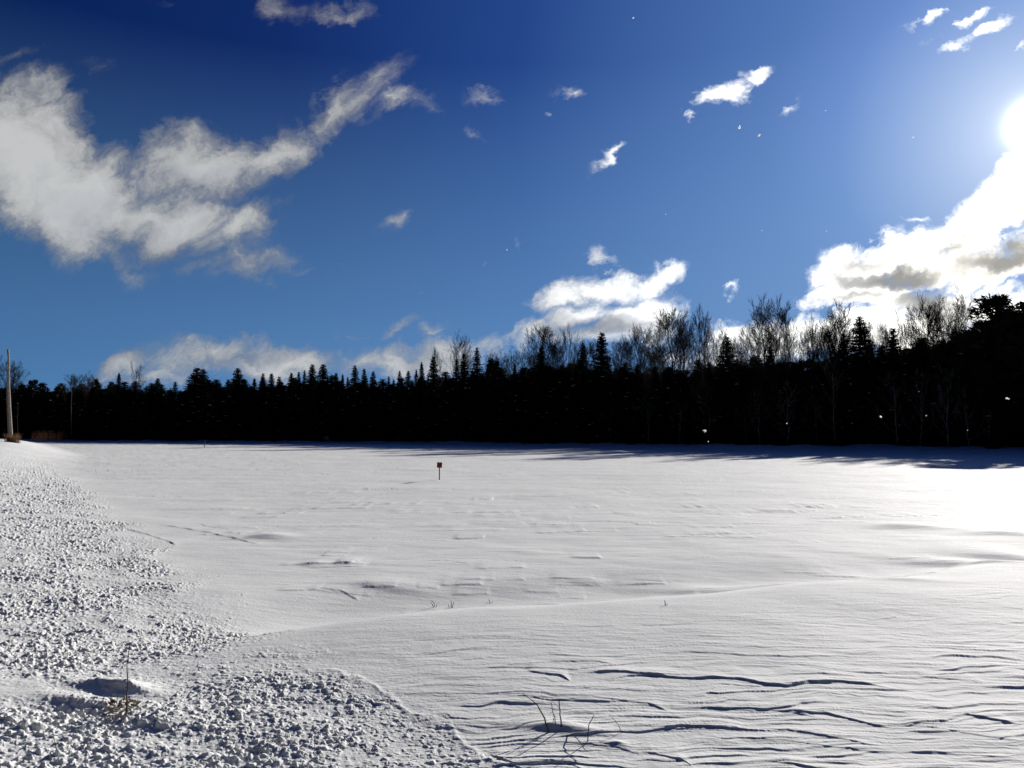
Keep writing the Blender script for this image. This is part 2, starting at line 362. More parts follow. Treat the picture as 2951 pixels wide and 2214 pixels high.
    for n_ in range(130):          # short wind-cut lips scattered over the open field
        cy = 8.5 + 16 * rc.rand() ** 1.6; cx = (-.42 + .95 * rc.rand()) * cy
        if (2.3 - .65 * cy - cx) / 1.193 > -.5: continue
        L = (.25 + .7 * rc.rand()) * cy / 9; sl_ = -.05 + .12 * rc.randn() * .5; A = .010 + .016 * rc.rand() ** 2
        k = 5; w = [(cx + L * i / k, cy - sl_ * L * i / k - .05 * L * math.sin(i / k * 3 + n_)) for i in range(k + 1)]
        cut(w, A, 200 + n_ * 1.9)
    for (x, y, ra, rl, A) in BUMPS:
        gx, gy = ground(x, y, .1 if y > 1330 else 0)
        k = 1.0
        dx_, dy_ = X - gx, Y - gy
        ca, sa = math.cos(.25), math.sin(.25)
        a = (dx_ * ca - dy_ * sa) / (ra * k); b = (dx_ * sa + dy_ * ca) / (rl * k)
        # steeper on the side that faces the viewer
        b = np.where(b < 0, b * 1.7, b * .8)
        h = h + A * np.exp(-(a * a + b * b))
    return h
def z_at(x, y): return float(height(np.array([[float(x)]]), np.array([[float(y)]]))[0, 0])

# ------------------------------------------------------------------ helpers
def mesh_np(name, V, Fq, smooth=True):
    me = bpy.data.meshes.new(name)
    me.vertices.add(len(V)); me.vertices.foreach_set('co', np.asarray(V, np.float32).ravel())
    Fq = np.asarray(Fq, np.int32); n, k = Fq.shape
    me.loops.add(n * k); me.loops.foreach_set('vertex_index', Fq.ravel())
    me.polygons.add(n); me.polygons.foreach_set('loop_start', np.arange(0, n * k, k, dtype=np.int32))
    me.polygons.foreach_set('loop_total', np.full(n, k, np.int32))
    me.update(calc_edges=True)
    if smooth: me.polygons.foreach_set('use_smooth', np.ones(n, bool))
    me.validate(); return me
def obj(name, me, mat=None, parent=None, loc=None):
    o = bpy.data.objects.new(name, me); COL.objects.link(o)
    if mat is not None and me is not None:
        if len(me.materials) == 0: me.materials.append(mat)
    if parent is not None: o.parent = parent
    if loc is not None: o.location = loc
    return o
def tag(o, label, cat, group=None, kind=None):
    if label: o['label'] = label
    if cat: o['category'] = cat
    if group: o['group'] = group
    if kind: o['kind'] = kind
    return o
class MB:
    def __init__(s): s.v = []; s.f = []
    def tri(s, a, b, c):
        n = len(s.v); s.v += [a, b, c]; s.f.append((n, n + 1, n + 2))
    def tube(s, pts, rads, k=4):
        """tapered tube through pts (triangles only)"""
        n0 = len(s.v); m = len(pts)
        for i in range(m):
            p = Vector(pts[i]); d = (Vector(pts[min(i + 1, m - 1)]) - Vector(pts[max(i - 1, 0)]))
            if d.length < 1e-9: d = Vector((0, 0, 1))
            d.normalize(); a = d.orthogonal().normalized(); b = d.cross(a)
            for j in range(k):
                t = 2 * math.pi * j / k; q = p + (a * math.cos(t) + b * math.sin(t)) * rads[i]
                s.v.append((q.x, q.y, q.z))
        for i in range(m - 1):
            for j in range(k):
                a = n0 + i * k + j; b = n0 + i * k + (j + 1) % k
                s.f.append((a, b, b + k)); s.f.append((a, b + k, a + k))
        s.v.append(tuple(pts[-1])); e = len(s.v) - 1; l = n0 + (m - 1) * k
        for j in range(k): s.f.append((l + j, l + (j + 1) % k, e))
    def lump(s, c, rx, ry, rz, rnd, n=6, rings=3):
        """irregular rounded lump of snow"""
        n0 = len(s.v); ph = rnd.random() * 6
        s.v.append((c[0], c[1], c[2] - rz * .3))
        for i in range(rings):
            t = math.pi * (.3 + .7 * (1 - (i + .6) / rings)) ; t = math.pi * .5 * (1 - i / rings)
            for j in range(n):
                a = 2 * math.pi * j / n; q = rnd.uniform(.8, 1.15)
                s.v.append((c[0] + rx * math.sin(t) * math.cos(a) * q, c[1] + ry * math.sin(t) * math.sin(a) * q, c[2] + rz * math.cos(t) * q))
        s.v.append((c[0], c[1], c[2] + rz)); top = len(s.v) - 1
        for j in range(n): s.f.append((n0, n0 + 1 + (j + 1) % n, n0 + 1 + j))
        for i in range(rings - 1):
            for j in range(n):
                a = n0 + 1 + i * n + j; b = n0 + 1 + i * n + (j + 1) % n
                s.f.append((a, b, b + n)); s.f.append((a, b + n, a + n))
        l = n0 + 1 + (rings - 1) * n
        for j in range(n): s.f.append((l + j, l + (j + 1) % n, top))
    def box(s, c, sx, sy, sz, bev=0.0):
        n0 = len(s.v); x, y, z = c; b = bev
        ring = [(-sx + b, -sy), (sx - b, -sy), (sx, -sy + b), (sx, sy - b), (sx - b, sy), (-sx + b, sy), (-sx, sy - b), (-sx, -sy + b)]
        for zz, q in ((-sz, 1 - b / max(sx, 1e-6)), (-sz + b, 1), (sz - b, 1), (sz, 1 - b / max(sx, 1e-6))):
            for (u, v) in ring: s.v.append((x + u * q, y + v * q, z + zz))
        for i in range(3):
            for j in range(8):
                a = n0 + i * 8 + j; c_ = n0 + i * 8 + (j + 1) % 8
                s.f.append((a, c_, c_ + 8)); s.f.append((a, c_ + 8, a + 8))
        for j in range(1, 7):
            s.f.append((n0, n0 + j + 1, n0 + j)); s.f.append((n0 + 24, n0 + 24 + j, n0 + 24 + j + 1))
    def mesh(s, name, smooth=False): return mesh_np(name, s.v, s.f, smooth)

def material(name, col, rough=.9, var=.0, scale=3.0, spec=.2, bump=0.0, bscale=40.0, col2=None):
    m = bpy.data.materials.new(name); m.use_nodes = True; t = m.node_tree
    b = t.nodes['Principled BSDF']; b.inputs['Roughness'].default_value = rough
    b.inputs['Specular IOR Level'].default_value = spec
    tcn = t.nodes.new('ShaderNodeTexCoord')
    n = NOISE(t, tcn.outputs['Object'], scale, 4, .6)
    c2 = col2 or tuple(c * (1 - var) for c in col)
    c = MIXC(t, MR(t, n.outputs['Fac'], .35, .65), col, c2)
    link(t, c, b.inputs['Base Color'])
    if bump:
        n2 = NOISE(t, tcn.outputs['Object'], bscale, 4, .6)
        bp = t.nodes.new('ShaderNodeBump'); bp.inputs['Strength'].default_value = bump; bp.inputs['Distance'].default_value = .02
        link(t, n2.outputs['Fac'], bp.inputs['Height']); link(t, bp.outputs[0], b.inputs['Normal'])
    return m
def snow_material(name, ground_=True):
    m = bpy.data.materials.new(name); m.use_nodes = True; t = m.node_tree
    b = t.nodes['Principled BSDF']
    b.inputs['Roughness'].default_value = .77; b.inputs['Specular IOR Level'].default_value = .11
    g = t.nodes.new('ShaderNodeNewGeometry'); pos = g.outputs['Position']
    n = NOISE(t, pos, 1.3, 5, .6)
    c = MIXC(t, MR(t, n.outputs['Fac'], .3, .7), (.80, .80, .765), (.85, .85, .81))
    link(t, c, b.inputs['Base Color'])
    if ground_:
        f1 = NOISE(t, pos, 260, 3, .7)      # grain
        f2 = NOISE(t, pos, 38, 4, .6)       # wind ripple and pitting
        mp = t.nodes.new('ShaderNodeMapping'); link(t, pos, mp.inputs[0]); mp.inputs['Scale'].default_value = (1, 3.2, 1)
        mp.inputs['Rotation'].default_value = (0, 0, math.radians(7))
        f3 = NOISE(t, mp.outputs[0], 2.6, 6, .62)   # long streaks over the field
        b1 = t.nodes.new('ShaderNodeBump'); b1.inputs['Strength'].default_value = .55; b1.inputs['Distance'].default_value = .0022
        link(t, f1.outputs['Fac'], b1.inputs['Height'])
        b2 = t.nodes.new('ShaderNodeBump'); b2.inputs['Strength'].default_value = .6; b2.inputs['Distance'].default_value = .006
        link(t, f2.outputs['Fac'], b2.inputs['Height']); link(t, b1.outputs[0], b2.inputs['Normal'])
        b3 = t.nodes.new('ShaderNodeBump'); b3.inputs['Strength'].default_value = .20; b3.inputs['Distance'].default_value = .06
        link(t, f3.outputs['Fac'], b3.inputs['Height']); link(t, b2.outputs[0], b3.inputs['Normal'])
        link(t, b3.outputs[0], b.inputs['Normal'])
    return m
M_snow = snow_material('snow')
M_snow2 = snow_material('snow_on_branches', False)
M_needle = material('dark_needles', (.014, .020, .011), .85, scale=.6, col2=(.008, .012, .007), spec=.05)
M_pine = material('pine_needles', (.022, .028, .015), .85, scale=.6, col2=(.012, .016, .009), spec=.05)
M_bark = material('grey_bark', (.055, .047, .040), .95, scale=2.0, col2=(.028, .024, .020), spec=.05)
M_barkd = material('dark_bark', (.030, .024, .019), .95, scale=2.0, col2=(.016, .013, .010), spec=.05)
M_pale = material('pale_twigs', (.30, .29, .28), .9, scale=1.5, col2=(.12, .11, .10), spec=.05)
M_twig = material('winter_twigs', (.034, .028, .024), .95, scale=1.0, col2=(.020, .017, .014), spec=.05)
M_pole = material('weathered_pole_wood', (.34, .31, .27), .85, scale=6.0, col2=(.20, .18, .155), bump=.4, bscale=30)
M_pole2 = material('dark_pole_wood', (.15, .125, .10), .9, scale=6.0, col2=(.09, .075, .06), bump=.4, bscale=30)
M_rust = material('rust_red_plate', (.17, .030, .014), .6, scale=14, col2=(.07, .018, .012), spec=.3)
M_post = material('brown_post', (.11, .035, .018), .8, scale=20, col2=(.05, .02, .012))
M_stem = material('dry_stem', (.085, .06, .04), .9, scale=60, col2=(.045, .032, .024))
M_leaf = material('dry_leaves', (.50, .42, .30), .8, scale=40, col2=(.14, .10, .07))
M_straw = material('straw_grass', (.17, .085, .035), .9, scale=5, col2=(.09, .045, .022))
M_red = material('red_twigs', (.075, .028, .018), .95, scale=2, col2=(.03, .014, .010), spec=.05)
M_brush = material('brush', (.030, .024, .020), .95, scale=.7, col2=(.014, .012, .010), spec=.05)
M_metal = material('galvanised_metal', (.25, .25, .26), .5, scale=20, col2=(.16, .16, .17))
M_board = material('frosted_board', (.42, .45, .50), .8, scale=5, col2=(.30, .33, .38))

# ------------------------------------------------------------------ snow ground
def build_ground():
    half = math.radians(40)
    a_mid = np.linspace(-half, half, 2000)
    n_side = 260
    tt = np.linspace(0, 1, n_side + 2)[1:-1]
    side = half + (2 * math.pi - 2 * half) * tt
    az = np.concatenate([a_mid, side])
    rs = [0.0]; r = .25
    while r < 3.1: rs.append(r); r += .09
    K = .00031
    while r < 4200:
        rs.append(r); r += min(r * r * K, r * .02 + (.0 if r < 60 else r * .02))
    r = np.array(rs[1:])
    A, R = np.meshgrid(az, r)
    X = R * np.sin(A); Y = R * np.cos(A)
    Z = height(X, Y)
    nr, na = A.shape
    V = np.stack([X, Y, Z], -1).reshape(-1, 3)
    V = np.vstack([V, [[0, 0, Z[0].mean()]]])
    i = np.arange(nr - 1)[:, None]; j = np.arange(na)[None, :]; j2 = (j + 1) % na
    a = i * na + j; b = i * na + j2; c = (i + 1) * na + j2; d = (i + 1) * na + j
    Q = np.stack([a, b, c, d], -1).reshape(-1, 4)[:, ::-1]
    me = mesh_np('snow_ground', V, Q, True)
    print('ground', nr, na, len(V))
    o = obj('snow_ground', me, M_snow); tag(o, 'wide snowfield with crusted, wind-carved snow in front', 'snow', kind='structure')
    return o
build_ground()

# ------------------------------------------------------------------ tree meshes
def spruce_mesh(seed, H=15., R=2.6, power=.85, dens=1.0, step=.36, ragged=.25, top_thin=0.0):
    rnd = random.Random(seed); mb = MB(); sn = MB()
    z = .5
    while z < H - .15:
        f = z / H
        L0 = R * (1 - f) ** power
        if top_thin and f > 1 - top_thin: L0 *= .8
        L0 = L0 * rnd.uniform(1 - ragged, 1 + ragged * .6) + .16
        nb = max(4, int((6 + 3 * (1 - f)) * dens))
        a0 = rnd.random() * 6.28
        for i in range(nb):
            a = a0 + 6.283 * i / nb + rnd.uniform(-.3, .3)
            L = L0 * rnd.uniform(.68, 1.15); zz = z + rnd.uniform(-.15, .15)
            up = rnd.uniform(-.05, .15) + .35 * f ** 2; dr = rnd.uniform(.22, .42) * (1 - .6 * f)
            ca, sa = math.cos(a), math.sin(a)
            def pt(t, side=0., dz=0.):
                rr = L * t
                return (ca * rr - sa * side, sa * rr + ca * side, zz + L * (up * t - dr * t * t) + dz + .12 * L * max(0, t - .75))
            nseg = 4 if L > .9 else 3
            for k in range(nseg):
                t0 = k / nseg; t1 = (k + 1) / nseg; tm = (t0 + t1) / 2
                wv = (.30 * L + .12) * (1 - tm * .75) * rnd.uniform(.7, 1.2)
                mb.tri(pt(t0, 0, .03), pt(min(1.0, tm + .28), wv, -.05 - .12 * wv), pt(t1, 0, -.03))
                mb.tri(pt(t0, 0, .03), pt(t1, 0, -.03), pt(min(1.0, tm + .28), -wv, -.05 - .12 * wv))
                hang = rnd.uniform(.16, .34) * (1 - .4 * t0) * (1 if L > .6 else .6)
                mb.tri(pt(t0, .02, .05), pt(t1, -.02, .02), pt(tm + rnd.uniform(-.05, .1), rnd.uniform(-.08, .08), -hang))
            mb.tri(pt(.85, .05, .04), pt(1.10, 0, .02), pt(.85, -.05, -.10))
            if L > .8 and rnd.random() < .035:
                t = rnd.uniform(.55, .9); c = pt(t, 0, .04)
                sn.lump(c, rnd.uniform(.14, .34), rnd.uniform(.12, .3), rnd.uniform(.05, .09), rnd, 6, 2)
        z += step * (.85 - .55 * f) * rnd.uniform(.8, 1.2)
    mb.tri((-.13, 0, H - 1.1), (.13, 0, H - 1.1), (0, 0, H)); mb.tri((0, -.13, H - 1.1), (0, .13, H - 1.1), (0, 0, H))
    tr = MB(); tr.tube([(0, 0, -.8), (0.03, 0, H * .4), (0, .03, H * .75), (0, 0, H - .3)], [.20, .14, .07, .02], 6)
    return tr.mesh('trunk', True), mb.mesh('crown'), sn.mesh('snow', True)

def bare_mesh(seed, H=20., spread=.5, lean=0., first=.38, nmain=11, thin=1.0, fill=1.0):
    rnd = random.Random(seed); tr = MB(); cr = MB()
    # trunk
    pts = []; n = 9; x = y = 0
    for i in range(n + 1):
        t = i / n
        pts.append(Vector((x + lean * H * t, y, -.6 if i == 0 else t * H * .86))); x += rnd.uniform(-.16, .16); y += rnd.uniform(-.16, .16)
    rads = [.22 * thin * (1 - t / n) ** .8 + .03 for t in range(n + 1)]
    tr.tube([tuple(p) for p in pts], rads, 6)
    def at(t):
        q = t * n; i = min(int(q), n - 1); return pts[i].lerp(pts[i + 1], q - i), rads[i] + (rads[i + 1] - rads[i]) * (q - i)
    def grow(p, d, L, r, lev):
        k = 4 if lev < 3 else 3
        P_ = [p.copy()]; q = p.copy(); dd = d.copy()
        for i in range(k):
            dd = (dd + Vector((0, 0, .17 if lev == 1 else .02)) + Vector((rnd.uniform(-1, 1), rnd.uniform(-1, 1), rnd.uniform(-.5, 1.1))) * (.13 if lev < 3 else .2)).normalized()
            q = q + dd * (L / k); P_.append(q.copy())
        cr.tube([tuple(a) for a in P_], [max(r * (1 - .8 * i / k), .0135) for i in range(k + 1)], 4 if lev < 2 else 3)
        if lev >= 4 or L < .45: return
        nb = {1: 7, 2: 6, 3: 6}[lev]; nb = max(2, int(nb * fill + rnd.random() * .9))
        for i in range(nb):
            t = .22 + .78 * (i + rnd.random()) / nb; t = min(t, .99)
            s = t * k; j = min(int(s), k - 1); bp = P_[j].lerp(P_[j + 1], s - j)
            base = (P_[j + 1] - P_[j]).normalized()
            ax = base.orthogonal().normalized(); ax.rotate(Matrix.Rotation(rnd.random() * 6.283, 3, base))
            an = rnd.uniform(.35, .85)
            nd = (base * math.cos(an) + ax * math.sin(an) + Vector((0, 0, .10))).normalized()
            grow(bp, nd, L * rnd.uniform(.38, .62) * (1.15 - .35 * t), max(r * .48, .011), lev + 1)
    for i in range(nmain):
        t = first + (1 - first) * (i + rnd.random() * .8) / nmain
        p, r = at(min(t, .99)); a = i * 2.4 + rnd.uniform(-.5, .5)
        an = spread * 1.25 * rnd.uniform(.7, 1.2) * (1.2 - .6 * t)
        d = Vector((math.cos(a) * math.sin(an) + lean * .5, math.sin(a) * math.sin(an), math.cos(an))).normalized()
        L = H * rnd.uniform(.30, .40) * (1.32 - .62 * t)
        L = min(L, (H * 1.0 - p.z) / max(d.z, .3))
        grow(p, d, L, r * .55, 1)
    return tr.mesh('trunk', True), cr.mesh('branches', False), None

def pine_mesh(seed, H=15., R=3.6, low=.12, clump=.75):
    rnd = random.Random(seed); mb = MB(); tr = MB(); sn = MB()
    tr.tube([(0, 0, -.8), (.1, 0, H * .4), (-.05, .1, H * .75), (0, 0, H - .5)], [.26, .2, .12, .05], 6)
    z = H * low
    while z < H:
        f = z / H
        Lm = R * (1 - max(0, f - .35) ** 2 / .50) * (.85 + .15 * math.sin(f * 9 + seed))
        nb = rnd.choice((4, 5, 6)) if f < .9 else 4
        for i in range(nb):
            a = rnd.random() * 6.283; L = max(.4, Lm * rnd.uniform(.55, 1.12)) * (1 if f < .93 else .5)
            e = (math.cos(a) * L, math.sin(a) * L, z + L * rnd.uniform(-.05, .28))
            if e[2] > H - .3: e = (e[0], e[1], H - .3)
            tr.tube([(0, 0, z), (e[0] * .5, e[1] * .5, z + (e[2] - z) * .4), e], [.07, .045, .015], 3)
            for c in range(rnd.choice((3, 4, 5))):
                t = rnd.uniform(.45, 1.05); cx, cy, cz = e[0] * t + rnd.uniform(-.4, .4), e[1] * t + rnd.uniform(-.4, .4), z + (e[2] - z) * t + rnd.uniform(0, .35)
                rc = clump * rnd.uniform(.6, 1.15)
                for k in range(22):
                    u = Vector((rnd.gauss(0, 1), rnd.gauss(0, 1), rnd.gauss(0, .75) + .2)).normalized()
                    q = Vector((cx, cy, cz)) + u * rc * rnd.uniform(.15, .6)
                    tip = q + (u + Vector((0, 0, .35))) * rnd.uniform(.18, .34)
                    sdv = u.orthogonal().normalized() * rnd.uniform(.06, .12)
                    mb.tri(tuple(q - sdv), tuple(q + sdv), tuple(tip))
                if rnd.random() < .012: sn.lump((cx, cy, cz + rc * .4), .25, .2, .08, rnd, 6, 2)
        z += H * .034 * rnd.uniform(.8, 1.2)
    return tr.mesh('trunk', True), mb.mesh('crown'), sn.mesh('snow', True)

LIB = {
 's': [spruce_mesh(1, power=.74, dens=1.25), spruce_mesh(2, R=3.0, power=.68, ragged=.35, dens=1.2), spruce_mesh(3, R=2.4, power=.80, dens=1.2), spruce_mesh(4, R=2.7, ragged=.42, step=.40, power=.72, dens=1.2),
       spruce_mesh(5, R=3.1, power=.64, ragged=.3, dens=1.2)],
 'n': [spruce_mesh(11, R=1.9, power=.75, top_thin=.06, dens=1.2), spruce_mesh(12, R=1.7, power=.65, ragged=.35, top_thin=.05, dens=1.2), spruce_mesh(13, R=2.2, power=1.0, ragged=.25, top_thin=.08, dens=1.3)],
 'p': [pine_mesh(21), pine_mesh(22, R=3.0, low=.2), pine_mesh(23, R=4.2, clump=.9)],
 'b': [bare_mesh(31, spread=.62), bare_mesh(32, spread=.55, first=.42, nmain=13), bare_mesh(33, spread=.75, first=.3, nmain=13), bare_mesh(34, spread=.5, first=.5, nmain=9), bare_mesh(35, spread=.68, first=.4, nmain=12)],
 't': [bare_mesh(41, H=16, spread=.42, first=.25, nmain=14, thin=.55, fill=.7), bare_mesh(42, H=16, spread=.35, first=.3, nmain=12, thin=.5, fill=.6), bare_mesh(43, H=16, spread=.6, first=.15, nmain=16, thin=.5, fill=.75)],
 'd': [bare_mesh(51, H=16, spread=.9, first=.15, nmain=16, thin=.45, fill=.35)],
 'y': [bare_mesh(71, H=12, spread=.85, first=.12, nmain=14, thin=.5, fill=.42), bare_mesh(72, H=12, spread=1.0, first=.2, nmain=12, thin=.45, fill=.35)],
 'l': [bare_mesh(61, H=18, spread=.55, first=.45, nmain=8, lean=-.32, thin=.7)],
}
for k in LIB:
    for (a, b, c) in LIB[k]:
        conif = k in 'snp'
        a.materials.append(M_barkd if conif else (M_pale if k == 'y' else M_bark))
        b.materials.append(M_pine if k == 'p' else (M_needle if conif else (M_pale if k == 'y' else M_twig)))
        if c is not None: c.materials.append(M_snow2)
BASEH = {'s': 15., 'n': 15., 'p': 15., 'b': 20., 't': 16., 'd': 16., 'l': 18.}
BASEW = {'s': 5.2, 'n': 3.6, 'p': 7.5, 'b': 11., 't': 7.5, 'd': 8., 'l': 9., 'y': 6.}
def crown_width(me):
    co = np.empty(len(me.vertices) * 3, np.float32); me.vertices.foreach_get('co', co); co = co.reshape(-1, 3)
    return 2 * float(np.percentile(np.hypot(co[:, 0], co[:, 1]), 90))
CW = {k: [crown_width(v[1]) for v in LIB[k]] for k in LIB}
def crown_height(me):
    co = np.empty(len(me.vertices) * 3, np.float32); me.vertices.foreach_get('co', co)
    return float(np.percentile(co[2::3], 99.3))
CH = {k: [(crown_height(v[1]) if k in 'btdl' else max(p.co.z for p in v[1].vertices)) for v in LIB[k]] for k in LIB}
NAME = {'s': 'spruce_tree', 'n': 'fir_tree', 'p': 'pine_tree', 'b': 'bare_tree', 't': 'young_bare_tree', 'd': 'dead_tree', 'y': 'sapling', 'l': 'leaning_bare_tree'}
CAT = {'s': 'spruce tree', 'n': 'fir tree', 'p': 'pine tree', 'b': 'bare tree', 't': 'bare tree', 'd': 'dead tree', 'y': 'sapling', 'l': 'bare tree'}
def place_tree(kind, X, Y, H, Wd, label, group, rnd, snow=True, var=None):
    vi = rnd.randrange(len(LIB[kind])) if var is None else var
    v = LIB[kind][vi]
    z = FASTZ(X, Y)
    r = obj(NAME[kind], None, loc=(X, Y, z - .05)); r.empty_display_size = .5
    sh = H / CH[kind][vi]; sw = (Wd / CW[kind][vi]) if Wd else sh * rnd.uniform(.9, 1.1)
    r.scale = (sw, sw, sh)
    r.rotation_euler = (rnd.uniform(-.02, .02), rnd.uniform(-.02, .02), 0 if kind == 'l' else rnd.random() * 6.283)
    obj('trunk', v[0], None, r)
    obj('crown' if kind in 'snp' else 'branches', v[1], None, r)
    if v[2] is not None and snow: obj('snow', v[2], None, r)['kind'] = 'stuff'
    tag(r, label, CAT[kind], group); return r
def FASTZ(X, Y):
    xd = W0 / 2 + F0 * X / max(Y, 1)
    s = (2.3 - .65 * Y - X) / 1.193
    return .55 * float(sst(np.float64(Y - edge_depth(xd)), -16, -2)) + float(sst(np.float64(s), -1, 6)) * .6 * (1 - .5 * float(sst(np.float64(Y), 120, 200)))

